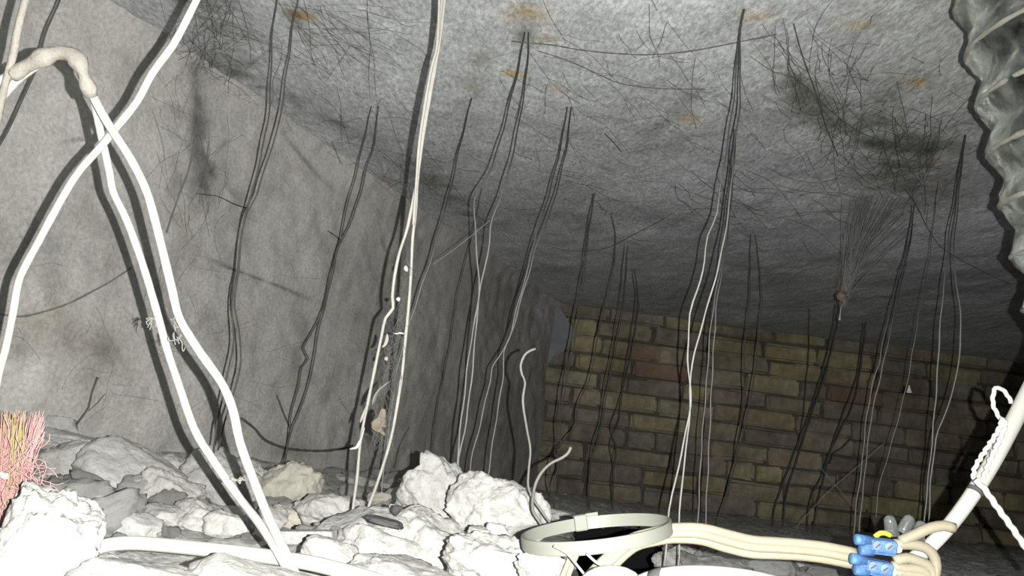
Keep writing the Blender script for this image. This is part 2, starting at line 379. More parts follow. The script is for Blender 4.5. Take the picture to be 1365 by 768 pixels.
rock(88, 628, 110, 74, 1.12, 'largest block of the left bank, rough front under a flat grey top', seed=61, rot=(.1, -.1, .1))
rock(92, 594, 84, 26, 1.22, 'flat grey cap lying on the largest block of the left bank', G, seed=6, cuts=5)
rock(160, 640, 118, 62, 1.06, 'smooth dark grey flat slab leaning in the middle of the left bank', G, seed=70, rot=(.45, .25, .1), cuts=4, rough=.06)
rock(72, 566, 48, 26, 1.32, 'crumbling lump stuck to the left wall above the bank, by the red fibres', seed=9, sub=4)
rock(222, 628, 68, 38, 1.2, 'pale nodule on the crest of the bank, right of the flat dark slab', seed=26)
rock(208, 660, 92, 54, 1.0, 'pale knobbly block under the crest nodule', seed=29)
rock(150, 684, 86, 32, .90, 'narrow pale ridge of plaster under the flat dark slab', seed=32)
rock(88, 668, 58, 34, .95, 'pale lump between the red fibres and the flat dark slab', seed=33)
rock(284, 646, 84, 70, 1.14, 'smooth leaning block that the lower cable shadow crosses', seed=34, rot=(.1, .3, .3), cuts=6)
rock(326, 650, 56, 60, 1.24, 'pale block seen between the two crossing cables near their foot', seed=35)
rock(172, 700, 66, 28, .80, 'knobbly grey piece just above the white conduit, near its curled end', G, seed=36, sub=4)
rock(212, 696, 66, 34, .86, 'dull wedge above the middle of the white conduit', seed=37, sub=4)
rock(258, 694, 74, 42, .87, 'pale crusted piece left of the foot of the crossing cables', seed=38)
rock(304, 704, 60, 32, .84, 'low flake in the gap under the crossing cables', seed=39, sub=4)
rock(356, 694, 40, 34, .96, 'small block right of the foot of the crossing cables', seed=40, sub=4)
rock(110, 700, 40, 24, .78, 'small bright crumb of plaster by the curled end of the conduit', Wm, seed=42, sub=4)
rock(40, 742, 132, 130, .47, 'glaring white pitted lump filling the lower left corner', Wm, seed=43, rough=.15, cuts=12)
rock(205, 800, 210, 62, .46, 'bright flat plaster sheet below the white conduit', Wm, seed=44, cuts=5, rough=.07)
rock(345, 796, 170, 60, .48, 'bright plaster sheet under the foot of the crossing cables', Wm, seed=45, cuts=5, rough=.05)
rock(560, 790, 160, 50, .58, 'white slab cut by the bottom edge below the centre pile', Wm, seed=46, cuts=6)
rock(470, 648, 96, 26, 1.9, 'dim grey heap on the floor behind the two bright hanging wires', G, seed=47)
rock(405, 640, 60, 24, 1.75, 'dim flake at the foot of the left wall, behind the yellowish block', G, seed=48, sub=4)
rock(560, 654, 70, 22, 1.6, 'dim low heap behind the jagged sloping slab', G, seed=49)
rock(510, 668, 46, 18, 1.35, 'tan stained lump in shade beside the jagged slab edge', T, seed=50, sub=4)
rock(925, 757, 76, 40, 1.22, 'grey wedge just right of the dark floor opening', seed=51)
rock(1000, 764, 70, 30, 1.3, 'grey low piece under the middle of the cream cable', G, seed=52)
rock(1085, 768, 70, 24, 1.35, 'grey low piece under the cream cable near the blue connectors', G, seed=53)
rock(745, 690, 84, 16, 1.35, 'flat grey sliver of board behind the nylon tie ring', G, seed=55, cuts=4, rough=.06)
rock(722, 744, 40, 30, .72, 'shaded lump beneath the nylon tie ring, beside the opening', G, seed=57, sub=4)
rock(527, 681, 15, 13, .76, 'dark lump standing in for a round hole at the lower corner of the jagged slab', M_dark, seed=58, sub=3, name='hole_lump')  # dark lump put where the slab has a shaded hole
rock(512, 697, 42, 9, .66, 'short black bar standing in for a dark hollow under the jagged slab', M_dark, seed=59, sub=4, name='hole_bar', cat='debris', cuts=5)  # dark bar painting in the shade of a hollow in the slab
# plank-like strip
V, Fc = [], []; c = P(408, 716, .74); box(c, RI*.0265, np.array([0, .011, 0]), UP*.0062, V, Fc)
o = mesh('plaster_strip', V, Fc, M_chunkw, None, False); tag(o, 'straight white moulded strip lying right of the crossing cables', 'rubble')
md = o.modifiers.new('bevel', 'BEVEL'); md.width = .002; md.segments = 2
# small crumbs, each an object; shared meshes
small = [rock_mesh('plaster_crumb', 1, 1, .7, 200+k, 3, [M_chunk, M_chunkw, M_chunkg][k % 3], 12, .22) for k in range(9)]
medium = [rock_mesh('plaster_lump', 1, .85, .6, 300+k, 4, [M_chunk, M_chunk, M_chunkg][k % 3], 14, .15) for k in range(8)]
for g, lb, n, xr, yr, sr, zf in (('fist-sized lumps of the left bank', 'rough plaster lump half buried among the named blocks of the left bank', 46, (-.72, -.28), (.72, 1.75), (.035, .085), .10),
                           ('lumps on the dim floor', 'grey plaster lump on the dim floor behind the pile', 18, (-.38, .05), (1.2, 2.3), (.04, .10), .05),
                           ('lumps right of the opening', 'grey plaster lump on the floor right of the dark opening', 12, (.34, 1.0), (1.15, 1.7), (.03, .08), .05)):
    k = 0
    while k < n:
        x = random.uniform(*xr); y = random.uniform(*yr)
        if not .035 < (x-A[0])*LN[0]+(y-A[1])*LN[1] < .55 and 'bank' in g or in_open(x, y) or (x-A[0])*LN[0]+(y-A[1])*LN[1] < .035: continue
        sc_ = random.uniform(*sr)
        o = bpy.data.objects.new('plaster_lump', random.choice(medium)); COL.objects.link(o)
        o.location = (x, y, float(H(x, y))+sc_*zf); o.scale = (sc_, sc_*random.uniform(.7, 1.2), sc_*random.uniform(.6, 1)); o.rotation_euler = [random.uniform(-.5, .5), random.uniform(-.5, .5), random.uniform(0, 6)]
        tag(o, lb, 'rubble', g); k += 1
zones = [('small crumbs on the left bank', 'small plaster crumb among the blocks of the left bank', 110, (-.62, -.30), (.62, 1.35), (.010, .034)),
         ('small crumbs behind the centre pile', 'small grey crumb on the dim floor behind the centre pile', 70, (-.40, .12), (1.15, 2.2), (.010, .038)),
         ('small crumbs around the centre pile', 'small plaster crumb tucked around the centre pile', 45, (-.25, .08), (.66, .92), (.006, .02)),
         ('small crumbs right of the opening', 'small grey crumb on the floor right of the dark opening', 50, (.26, 1.1), (1.1, 1.8), (.01, .035))]
for g, lb, n, xr, yr, sr in zones:
    k = 0
    while k < n:
        x = random.uniform(*xr); y = random.uniform(*yr)
        if (x-A[0])*LN[0]+(y-A[1])*LN[1] < .03 or in_open(x, y): continue
        s = random.uniform(*sr)
        o = bpy.data.objects.new('plaster_crumb', random.choice(small)); COL.objects.link(o)
        o.location = (x, y, float(H(x, y))+s*.22); o.scale = (s, s*random.uniform(.7, 1.2), s*random.uniform(.6, 1)); o.rotation_euler = [random.uniform(-.4, .4), random.uniform(-.4, .4), random.uniform(0, 6)]
        tag(o, lb, 'rubble', g); k += 1

# ------------------------------------------------------------------ hanging wires
def strand(root, pix, y, r, matl, name='strand', yb=None, top=False):
    pts = []
    for i, (a, b) in enumerate(pix):
        yy = y if yb is None else y+(yb-y)*i/(len(pix)-1)
        pts.append(on_y(a, b, yy))
    if top:
        t = pts[0].copy(); t[2] = HC+.012; pts = [t]+pts
    path = smooth_path(pts, .02)
    path = path + np.stack([.0009*np.sin(path[:, 2]*70+pix[0][0]), path[:, 2]*0, path[:, 2]*0], 1)
    V, Fc = sweep(path, r, 6, jit=.25)
    return child(name, V, Fc, matl, root)
def hanger(label, strands, y=None, r=.0014, matl=M_wire, yb=None, top=True, group=None):
    """strands: pixel tracks; the wire hangs in the upright plane under its ceiling anchor"""
    if y is None: y = on_z(*strands[0][0], HC)[1]
    root = empty('wire_hanger', on_y(*strands[0][0], y), label, 'wire', group)
    for s in strands: strand(root, s, y, r, matl, top=top, yb=yb)
    return root
hanger('sooty looped wire pair hanging beside the round rust spot at upper left',
       [[(367, 10), (362, 61), (361, 108), (357, 162), (347, 210), (338, 250), (330, 277), (325, 291), (318, 348), (311, 385), (310, 419), (311, 453), (308, 480), (301, 509), (292, 550), (284, 605)],
        [(391, 30), (386, 68), (377, 132), (370, 173), (354, 220), (343, 259), (329, 283), (322, 320), (317, 365), (313, 409), (318, 440), (322, 480), (315, 509), (305, 545), (290, 600)]], r=.0013, matl=M_wired, y=1.18)
hanger('thin sooty wire pair, second from the left, knotted halfway down and ending above the bank',
       [[(496, 137), (489, 169), (482, 200), (470, 250), (460, 284), (455, 318), (447, 340), (441, 368), (432, 406), (424, 429), (414, 446), (404, 463), (411, 478), (403, 490), (399, 509), (390, 545), (385, 580), (380, 625)],
        [(504, 140), (499, 190), (489, 223), (481, 257), (470, 291), (457, 318), (449, 338), (443, 368), (434, 406), (427, 429), (423, 453), (418, 480), (413, 509), (400, 545), (388, 578), (376, 620)]], r=.0014, matl=M_wired)
# the brightest pair, close to the camera
t0 = empty('wire_hanger', P(587, -10, .86), 'brightest and nearest hanging wire pair, opening into a long loop full of cobweb', 'wire')
for pix in ([(590, -12), (585, 40), (578, 91), (569, 142), (561, 190), (556, 237), (553, 254), (543, 304), (533, 335), (526, 368), (523, 396), (524, 411), (514, 424), (509, 446), (502, 480), (492, 529), (481, 585), (476, 637), (471, 675), (468, 720), (467, 757)],
            [(594, -12), (587, 50), (580, 91), (571, 142), (563, 190), (557, 237), (554, 284), (550, 318), (548, 362), (545, 406), (541, 446), (537, 490), (532, 525), (521, 585), (504, 641), (489, 682), (479, 716), (475, 757)]):
    path = smooth_path([P(a, b, .86) for a, b in pix], .012); V, Fc = sweep(path, .0017, 8, jit=.3); child('strand', V, Fc, M_wirel, t0)
path = smooth_path([P(a, b, .855) for a, b in [(586, -12), (583, 58), (575, 91), (566, 142), (559, 190), (555, 240), (552, 285), (551, 300)]], .012)
V, Fc = sweep(path, .0017, 6, jit=.3); child('tie_wire', V, Fc, M_wirel, t0)
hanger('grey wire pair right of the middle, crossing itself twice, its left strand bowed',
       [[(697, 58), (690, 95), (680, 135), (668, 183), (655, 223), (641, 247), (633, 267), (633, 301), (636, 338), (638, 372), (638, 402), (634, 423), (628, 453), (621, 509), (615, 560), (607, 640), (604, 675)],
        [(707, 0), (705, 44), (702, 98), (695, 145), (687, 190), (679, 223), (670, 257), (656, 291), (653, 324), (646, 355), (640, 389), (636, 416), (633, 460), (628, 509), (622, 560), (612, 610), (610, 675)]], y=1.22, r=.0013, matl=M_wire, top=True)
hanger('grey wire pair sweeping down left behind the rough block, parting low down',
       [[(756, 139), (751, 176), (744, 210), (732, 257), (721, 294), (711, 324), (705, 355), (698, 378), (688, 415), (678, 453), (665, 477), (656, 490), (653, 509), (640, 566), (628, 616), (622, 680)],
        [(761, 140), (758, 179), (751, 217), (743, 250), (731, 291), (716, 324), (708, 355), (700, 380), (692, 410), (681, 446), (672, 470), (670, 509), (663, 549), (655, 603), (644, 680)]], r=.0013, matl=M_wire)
hanger('wire pair before the left end of the brick wall, knotted near its foot',
       [[(793, 220), (790, 257), (783, 301), (778, 348), (773, 385), (766, 423), (760, 460), (752, 500), (748, 520), (743, 558), (742, 594), (736, 610), (731, 640), (736, 662), (730, 694)],
        [(796, 224), (792, 262), (786, 301), (781, 348), (777, 385), (769, 436), (763, 470), (755, 505), (752, 530), (746, 560), (748, 590), (741, 600), (745, 625), (738, 645), (741, 694)]], r=.0016, matl=M_wired, y=2.0)
hanger('fine dark wire starting lower on the ceiling, bending left onto the dark knot',
       [[(815, 286), (820, 314), (819, 348), (812, 385), (805, 416), (798, 443), (792, 477), (785, 509), (776, 525), (770, 545), (768, 566), (757, 580), (745, 598)]], r=.0016, matl=M_wired)
hanger('fine dark straight wire pair right of the bent fine wire',
       [[(832, 328), (829, 362), (826, 402), (820, 440), (814, 477), (807, 509), (800, 560), (788, 605), (783, 688)], [(836, 332), (832, 402), (824, 446), (818, 480), (808, 530), (801, 575), (787, 625), (786, 688)]], r=.0016, matl=M_wired)
hanger('fine dark kinked wire pair, last short pair before the tall bright wires',
       [[(842, 358), (847, 399), (842, 440), (837, 473), (831, 509), (825, 560), (813, 592), (818, 625), (816, 690)], [(846, 360), (851, 405), (846, 446), (840, 480), (827, 530), (814, 570), (822, 600), (815, 640), (818, 690)]], r=.0017, matl=M_wired)
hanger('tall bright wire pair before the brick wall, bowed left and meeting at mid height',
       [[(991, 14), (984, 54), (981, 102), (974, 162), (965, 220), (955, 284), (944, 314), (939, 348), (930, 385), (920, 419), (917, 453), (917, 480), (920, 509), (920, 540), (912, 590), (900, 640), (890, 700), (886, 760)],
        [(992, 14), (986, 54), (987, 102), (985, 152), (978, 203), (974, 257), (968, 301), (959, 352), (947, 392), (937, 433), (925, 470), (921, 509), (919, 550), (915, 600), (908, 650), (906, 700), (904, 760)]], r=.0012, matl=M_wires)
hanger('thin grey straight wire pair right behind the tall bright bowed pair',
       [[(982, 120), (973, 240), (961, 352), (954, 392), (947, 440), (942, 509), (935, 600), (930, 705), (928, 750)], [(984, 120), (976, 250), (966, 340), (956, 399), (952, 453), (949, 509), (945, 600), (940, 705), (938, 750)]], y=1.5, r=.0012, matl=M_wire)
hanger('dark wire loop parting like a leaf, right of the tall bright pair',
       [[(1000, 250), (1000, 301), (1000, 352), (999, 403), (992, 474), (992, 535), (985, 577), (978, 624), (966, 670), (950, 712)],
        [(1001, 252), (1003, 294), (1010, 338), (1015, 385), (1015, 408), (1008, 483), (999, 539), (985, 600), (971, 652), (952, 712)]], r=.0017, matl=M_wired, y=2.15)
hanger('dark paired wires leaning left across the middle of the brick wall, below the cobweb funnel',
       [[(1112, 415), (1107, 450), (1097, 492), (1078, 553), (1055, 614), (1032, 680), (1030, 725)], [(1118, 415), (1114, 440), (1102, 492), (1083, 549), (1062, 614), (1048, 661), (1041, 725)]], y=2.9, r=.003, matl=M_wired)
hanger('single dark wire on the bricks between the leaf-shaped loop and the cobweb funnel', [[(1078, 425), (1078, 470), (1074, 516), (1070, 560), (1062, 600)]], y=3.0, r=.002, matl=M_wired)
hanger('dark crooked wire with a twig-like fork, on the bricks right of the leaning pair',
       [[(1150, 430), (1149, 450), (1142, 502), (1125, 549), (1107, 600), (1092, 642), (1080, 665), (1074, 725)], [(1154, 430), (1152, 455), (1140, 530), (1120, 575), (1106, 605), (1098, 640), (1092, 660), (1080, 725)],
        [(1134, 585), (1122, 598), (1112, 604), (1106, 618)]], y=2.8, r=.0024, matl=M_wired, top=False)
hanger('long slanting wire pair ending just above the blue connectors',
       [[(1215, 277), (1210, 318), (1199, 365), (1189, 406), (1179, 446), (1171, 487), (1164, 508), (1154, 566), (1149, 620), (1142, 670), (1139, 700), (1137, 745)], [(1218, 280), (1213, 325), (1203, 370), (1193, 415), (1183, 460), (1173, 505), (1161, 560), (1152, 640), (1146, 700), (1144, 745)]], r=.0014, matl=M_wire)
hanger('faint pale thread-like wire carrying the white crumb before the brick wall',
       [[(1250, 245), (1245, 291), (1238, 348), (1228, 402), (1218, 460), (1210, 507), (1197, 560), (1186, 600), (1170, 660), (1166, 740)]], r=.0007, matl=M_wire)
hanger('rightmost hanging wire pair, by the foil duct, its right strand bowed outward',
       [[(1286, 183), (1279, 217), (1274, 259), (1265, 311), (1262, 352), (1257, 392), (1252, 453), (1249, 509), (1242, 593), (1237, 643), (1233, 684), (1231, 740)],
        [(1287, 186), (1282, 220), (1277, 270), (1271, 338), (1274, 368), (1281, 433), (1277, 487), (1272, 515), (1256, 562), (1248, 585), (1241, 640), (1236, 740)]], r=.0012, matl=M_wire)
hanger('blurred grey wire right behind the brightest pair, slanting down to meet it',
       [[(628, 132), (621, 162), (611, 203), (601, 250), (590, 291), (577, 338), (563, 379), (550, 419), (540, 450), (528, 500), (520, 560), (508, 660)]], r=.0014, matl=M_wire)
hanger('dark line close to the left wall, crossing behind the arched cables',
       [[(82, -8), (64, 37), (56, 61), (48, 90), (34, 125), (17, 159), (0, 193), (-15, 225)]], y=.97, r=.0015, matl=M_wired, top=False)  # thin dark tube near the left wall
hanger('faint dark line behind the crossing of the grey pair, beside the left wall',
       [[(640, 262), (624, 335), (611, 385), (601, 453), (590, 509), (580, 560), (572, 650)]], y=2.05, r=.0012, matl=M_wired)  # thin dark tube beside the far part of the left wall
# free wire ends standing up by the rough block
def wire1(label, pix, d, r, matl, name='bare_wire', db=None, cat='wire'):
    n = len(pix); path = smooth_path([P(a, b, d if db is None else d+(db-d)*i/(n-1)) for i, (a, b) in enumerate(pix)], .006)
    V, Fc = sweep(path, r, 8, jit=.15); o = mesh(name, V, Fc, matl); return tag(o, label, cat)
wire1('wavy pale wire standing at the right end of the centre pile, hooked on top', [(714, 465), (706, 468), (699, 474), (694, 487), (696, 500), (700, 510), (697, 535), (702, 570), (707, 599), (705, 625), (704, 648), (710, 664), (718, 676), (734, 698), (745, 712)], .78, .0012, M_wirem)
wire1('short pale wire curling right above the nylon tie ring', [(761, 596), (758, 603), (750, 610), (734, 618), (722, 630), (714, 645), (711, 660), (710, 680), (720, 697), (730, 712)], .77, .0015, M_wirem)
wire1('thin grey wire lying across under the ring, left one', [(738, 728), (755, 737), (768, 752), (784, 772)], .52, .0009, M_wire)
wire1('thin grey wire lying across under the ring, right one', [(782, 738), (795, 750), (810, 758), (824, 772)], .52, .0009, M_wire)

# ------------------------------------------------------------------ cables on the left
def cable(label, tracks, r, matl, name='cable', extra=None):
    root = empty(name, P(*tracks[0][0][:2], tracks[0][0][2]), label, 'cable')
    for tr in tracks:
        V, Fc = sweep(smooth_path([P(*q) for q in tr], .008), r, 12, jit=.08); child('conductor', V, Fc, matl, root)
    return root
o_ = .64
V, Fc = sweep(smooth_path([P(a, b, .64) for a, b in [(275, -25), (262, 0), (247, 30), (230, 61), (203, 98), (183, 135), (156, 169), (135, 195), (108, 225), (90, 252), (68, 291), (51, 323), (32, 358), (24, 379), (17, 419), (7, 467), (0, 492), (-14, 560)]], .01), .0030, 12, jit=.1)
tag(mesh('cable', V, Fc, M_cable), 'single white cable running diagonally across the arched pair to the left edge', 'cable')
root = empty('cable_pair', P(393, 768, .5), 'pair of white cables arching over at upper left and joining at their foot', 'cable')
d1 = [(-12, 142, .62), (0, 133, .62), (20, 110, .62), (37, 96, .62), (51, 87, .62), (75, 74, .62), (97, 77, .62), (107, 95, .62), (113, 112, .625), (125, 135, .64), (134, 176, .65), (146, 230, .655), (151, 256, .66), (169, 294, .66), (190, 352, .66), (210, 419, .66), (223, 467, .655), (237, 509, .65), (259, 572, .63), (283, 612, .62), (317, 661, .60), (345, 697, .57), (368, 732, .54), (390, 772, .51)]
d2 = [(-12, 116, .605), (0, 108, .605), (16, 98, .605), (40, 83, .605), (72, 68, .605), (95, 71, .605), (106, 80, .605), (115, 108, .61), (130, 140, .62), (149, 173, .625), (169, 203, .63), (186, 234, .63), (196, 257, .63), (203, 280, .63), (217, 335, .63), (230, 389, .63), (240, 426, .63), (267, 470, .625), (295, 510, .62), (310, 545, .61), (320, 590, .60), (338, 640, .585), (358, 690, .56), (378, 732, .535), (396, 772, .51)]
for dd, rr in ((d1, .0031), (d2, .0033)):
    V, Fc = sweep(smooth_path([P(*q) for q in dd], .008), rr, 12, jit=.08); child('conductor', V, Fc, M_cable, root)
V, Fc = sweep(smooth_path([P(*q) for q in [(16, 100, .603), (40, 86, .603), (74, 71, .603), (98, 75, .603), (108, 90, .604), (115, 110, .609), (122, 128, .616)]], .005), lambda t: .0056+.001*math.sin(t*23), 10, jit=.35)
o = child('paint_crust', V, Fc, M_cabled, root); o['label'] = 'beige crusty paint wrapped around the arch'
V, Fc = sweep(smooth_path([P(a, b, .60) for a, b in [(42, -25), (34, 0), (25, 34), (17, 75), (7, 112), (0, 142), (-9, 185)]], .01), .0027, 10, jit=.2)
tag(mesh('cable', V, Fc, M_cabled), 'pale cable hanging down the far left edge, in front of the arch', 'cable')
# fluff on the pair
def threads(n, fn, r, V=None, Fc=None):
    V = [] if V is None else V; Fc = [] if Fc is None else Fc
    for k in range(n): sweep(fn(k), r, 4, V=V, Fc=Fc)
    return V, Fc
def wisp(px, py, w, h, d, n, r=.0003):
    def fn(k):
        p = P(px+random.uniform(-w, w), py+random.uniform(-h, h), d); pts = [p]
        for j in range(4): p = p + (RI*random.gauss(0, w*.45)+UP*random.gauss(0, h*.45))*d/FOC + F*random.gauss(0, .002); pts.append(p)
        return smooth_path(pts, .002)
    return threads(n, fn, r)
for (x, y, w, h, d, lb) in ((203, 428, 6, 7, .655, 'pale fluff caught on the left cable of the pair at mid height'), (234, 445, 5, 8, .63, 'pale fluff between the two cables at mid height'), (315, 640, 8, 3, .6, 'pale fluff bridging the cables near their foot')):
    V, Fc = wisp(x, y, w, h, d, 9, .0004); tag(mesh('fluff', V, Fc, M_web), lb, 'cobweb', kind='stuff')

# ------------------------------------------------------------------ conduit on the rubble
V, Fc = sweep(smooth_path([P(a, b, d) for a, b, d in [(104, 770, .53), (113, 748, .54), (124, 735, .55), (142, 727, .56), (175, 724, .57), (220, 727, .57), (290, 734, .56), (350, 741, .55), (420, 752, .53), (480, 768, .51), (520, 782, .5)]], .008), .0050, 16)
tag(mesh('conduit', V, Fc, M_pipe), 'white conduit curling over at its left end along the bottom rubble', 'pipe')

# ------------------------------------------------------------------ red fibres
root = empty('fibre_bundle', P(18, 700, .56), 'frayed bundle of red and yellow fibres standing at the left edge', 'fibres')
def fib(n, x0, x1, y1a, y1b, r, spread):
    def fn(k):
        a = random.uniform(x0, x1); u = (a-x0)/(x1-x0); bx = -14+38*u+random.uniform(-6, 6); d = .56+random.uniform(-.02, .02)
        yt = random.uniform(y1a, y1b)
        return smooth_path([P(bx-4, 715+random.uniform(-5, 25), d), P(bx+(a-bx)*.15+random.gauss(0, spread), 670, d), P(bx+(a-bx)*.45+random.gauss(0, spread), 620, d+random.gauss(0, .004)), P(a, yt, d)], .012)
    return threads(n, fn, r)
V, Fc = fib(330, -22, 60, 546, 590, .00026, 3); o = child('fibres', V, Fc, M_pink, root); o['kind'] = 'stuff'; o['label'] = 'pink outer fibres'
V, Fc = fib(260, -22, 42, 556, 660, .00033, 5); o = child('fibres', V, Fc, M_red, root); o['kind'] = 'stuff'; o['label'] = 'red fibres'
V, Fc = fib(70, -5, 34, 548, 575, .0005, 2); o = child('fibres', V, Fc, M_green, root); o['kind'] = 'stuff'; o['label'] = 'yellow green fibres in the middle'
def loose(k):
    a = random.uniform(-5, 45); b = random.uniform(600, 690); p = P(a, b, .535+random.uniform(-.01, .01)); pts = [p]; th = random.uniform(0, 6.3)
    for j in range(5): th += random.gauss(0, .5); p = p+(RI*math.cos(th)+UP*math.sin(th)*.9)*.0055; pts.append(p)
    return smooth_path(pts, .003)
V, Fc = threads(110, loose, .00025); o = child('fibres', V, Fc, M_pink, root); o['kind'] = 'stuff'; o['label'] = 'loose curled pink strands'
rock(4, 634, 12, 9, .53, 'tiny white crumb caught high in the red fibres', M_white, sub=3, name='plaster_crumb', seed=88)
rock(25, 666, 14, 16, .525, 'white crumb caught low in the red fibres', M_white, sub=3, name='plaster_crumb', seed=89)

# ------------------------------------------------------------------ nylon tie ring
dR = .58; cR = P(795, 711, dR); aR = .0535
ex = (P(893, 698, dR)-P(697, 722, dR)); ex /= np.linalg.norm(ex)
ey = np.array([0, 1., .0]); ey -= ex*(ey @ ex); ey /= np.linalg.norm(ey); ez = np.cross(ex, ey)
ey = ey*math.cos(.06)+ez*math.sin(.06); ez = np.cross(ex, ey)
root = empty('cable_tie', cR, 'closed ring of wide off-white nylon cable tie resting on the cream cable', 'cable tie')
V, Fc = [], []; n = 120
for k in range(n):
    a = 2*math.pi*k/n; rr = aR*(1+.02*math.cos(2*a)); e = ex*math.cos(a)+ey*math.sin(a)
    for (dr, dz) in ((0, -.0047), (.0004, -.0042), (.0004, .0042), (0, .0047), (-.0013, .0047), (-.0013, .0008 if k % 2 else .0012), (-.0013, -.0047)): V.append(cR+e*(rr+dr)+ez*dz)
mP = 7
for k in range(n):
    for j in range(mP): a = k*mP+j; b = k*mP+(j+1) % mP; c = ((k+1) % n)*mP; Fc.append((a, c+j, c+(j+1) % mP, b))
child('strap', V, Fc, M_tie, root, False)
a = math.radians(99); e = ex*math.cos(a)+ey*math.sin(a); t = np.cross(ez, e); V, Fc = [], []
box(cR+e*(aR-.002)+ez*.001, t*.0052, e*.0035, ez*.0062, V, Fc); o = child('locking_head', V, Fc, M_tie, root, False); md = o.modifiers.new('bevel', 'BEVEL'); md.width = .0012; md.segments = 2
V, Fc = [], []; box(cR+e*(aR+.004)+ez*.002-t*.009, t*.007, e*.0007, ez*.0044, V, Fc); o = child('tail', V, Fc, M_tie, root, False)

# ------------------------------------------------------------------ cream flat cable: three conductors side by side
root = empty('flat_cable', P(1000, 728, .57), 'thick cream three-core flat cable running from under the tie ring to the blue connectors', 'cable')
ctr = [(770, 800), (793, 772), (815, 747), (843, 724), (870, 716), (897, 711), (934, 712), (968, 721), (1002, 729), (1035, 731), (1066, 733), (1100, 737), (1140, 745)]
wid = [10, 10, 8, 7, 7, 8, 9, 10, 10, 9.5, 9, 9, 9]
for k in (-1, 0, 1):
    pts = []
    for i, ((x, y), w_) in enumerate(zip(ctr, wid)):
        x2, y2 = ctr[min(i+1, len(ctr)-1)]; x1, y1 = ctr[max(i-1, 0)]; L = math.hypot(x2-x1, y2-y1); nx, ny = -(y2-y1)/L, (x2-x1)/L
        pts.append(P(x+nx*w_*k*.92, y+ny*w_*k*.92, .57+abs(k)*.0015))
    V, Fc = sweep(smooth_path(pts, .006), .0033, 12); child('core', V, Fc, M_cream, root)
V, Fc = [], []
for k in (-.5, .5):
    sweep(smooth_path([P(x, y, .555) for x, y in ((765+k*7, 740), (758+k*7, 757), (750+k*8, 778))], .004), .0019, 10, V=V, Fc=Fc)
tag(mesh('cable_stub', V, Fc, M_cream), 'cut-off stub of cream twin cable under the front of the tie ring', 'cable')
# loops behind the connectors
root = empty('cable_loop', P(1240, 745, .57), 'cream conductors looping back behind the blue connectors', 'cable')
for tr in ([(1192, 726), (1215, 726), (1235, 731), (1246, 744), (1247, 762), (1240, 780)], [(1192, 748), (1208, 744), (1224, 748), (1240, 756), (1242, 770), (1232, 786)], [(1192, 762), (1215, 765), (1236, 770), (1242, 790)], [(1188, 755), (1205, 758), (1228, 760), (1245, 775)],
           [(1272, 704), (1258, 701), (1240, 704), (1222, 712), (1200, 722)]):
    V, Fc = sweep(smooth_path([P(x, y, .575) for x, y in tr], .005), .0038, 12); child('core', V, Fc, M_cream, root)
# foreground white tube
root = empty('white_tube', P(930, 785, .48), 'thick white tube arching along the bottom edge with one black ring mark', 'pipe')
path = smooth_path([P(x, y, d) for x, y, d in ((838, 805, .50), (855, 786, .49), (880, 777, .48), (915, 773, .475), (960, 774, .475), (1010, 781, .475), (1070, 797, .475))], .004)
V, Fc = sweep(path, .0082, 18); child('tube', V, Fc, M_pipe, root)
i0 = int(np.argmin([np.linalg.norm(p-P(884, 776, .48)) for p in path])); V, Fc = sweep(path[i0-1:i0+2]*1.0, .0085, 18); o = child('ring_mark', V, Fc, M_dark, root); o['label'] = 'black ring mark'
V, Fc = sweep(smooth_path([P(x, y, .5) for x, y in ((770, 800), (792, 776), (815, 770), (838, 776), (852, 795))], .004), .0075, 16)
tag(mesh('white_tube', V, Fc, M_pipe), 'short white tube bend peeking over the bottom edge, left of the black-marked tube', 'pipe')

# ------------------------------------------------------------------ blue connectors
def connector(px, py, label, s=1.0, rot=.12):
    d = .552; c = P(px, py, d); X = RI*math.cos(rot)-UP*math.sin(rot); Y = UP*math.cos(rot)+RI*math.sin(rot); Z = -F
    root = empty('cable_connector', c, label, 'connector'); u = d/FOC*s
    V, Fc = [], []; box(c, X*23*u, Y*9*u, Z*9*u, V, Fc); o = child('body', V, Fc, M_blue, root, False); md = o.modifiers.new('bevel', 'BEVEL'); md.width = .0022; md.segments = 3
    for k, (dx, dy, L) in enumerate(((-27, 5, 13), (-20, -8, 12))):
        a = c+X*dx*u+Y*dy*u+Z*3*u; V, Fc = sweep(np.array([a-X*L*.5*u, a-X*L*.4*u, a, a+X*L*u]), lambda t: (5.5 if t < .2 else 7.2)*u, 12); child('socket', V, Fc, M_blue, root)
    for k, dx in enumerate((-6, 10)):
        a = c+X*dx*u+Y*2*u; V, Fc = sweep(np.array([a+Z*8*u, a+Z*10.5*u, a+Z*11*u]), lambda t: (6.5 if t < .8 else 5.6)*u, 14); sc = child('clamp_screw', V, Fc, M_screw, root)
        V, Fc = [], []; box(a+Z*11.2*u-np.array(root.location), (X+Y)*2.8*u, (X-Y)*.6*u, Z*.25*u, V, Fc); o = mesh('slot', V, Fc, M_dark, sc, False)
    V, Fc = [], []; box(c+X*2*u-Y*9*u, X*18*u, Y*1.6*u, Z*6*u, V, Fc); child('rib', V, Fc, M_blue, root, False)
    a = c+X*24*u-Y*2*u; V, Fc = sweep(np.array([a, a+X*4*u, a+X*6*u]), lambda t: (5.6-t)*u, 12); o = child('wire_seal', V, Fc, M_white, root); o['label'] = 'white plug in the right end'
connector(1171, 727, 'upper blue plastic wire connector on the cream cable'); connector(1165, 755, 'lower blue plastic wire connector at the bottom edge', 1.02, .2)
V, Fc = sweep(smooth_path([P(x, y, .56) for x, y in ((1166, 716), (1173, 711), (1180, 711), (1187, 714))], .002), .0018, 10)
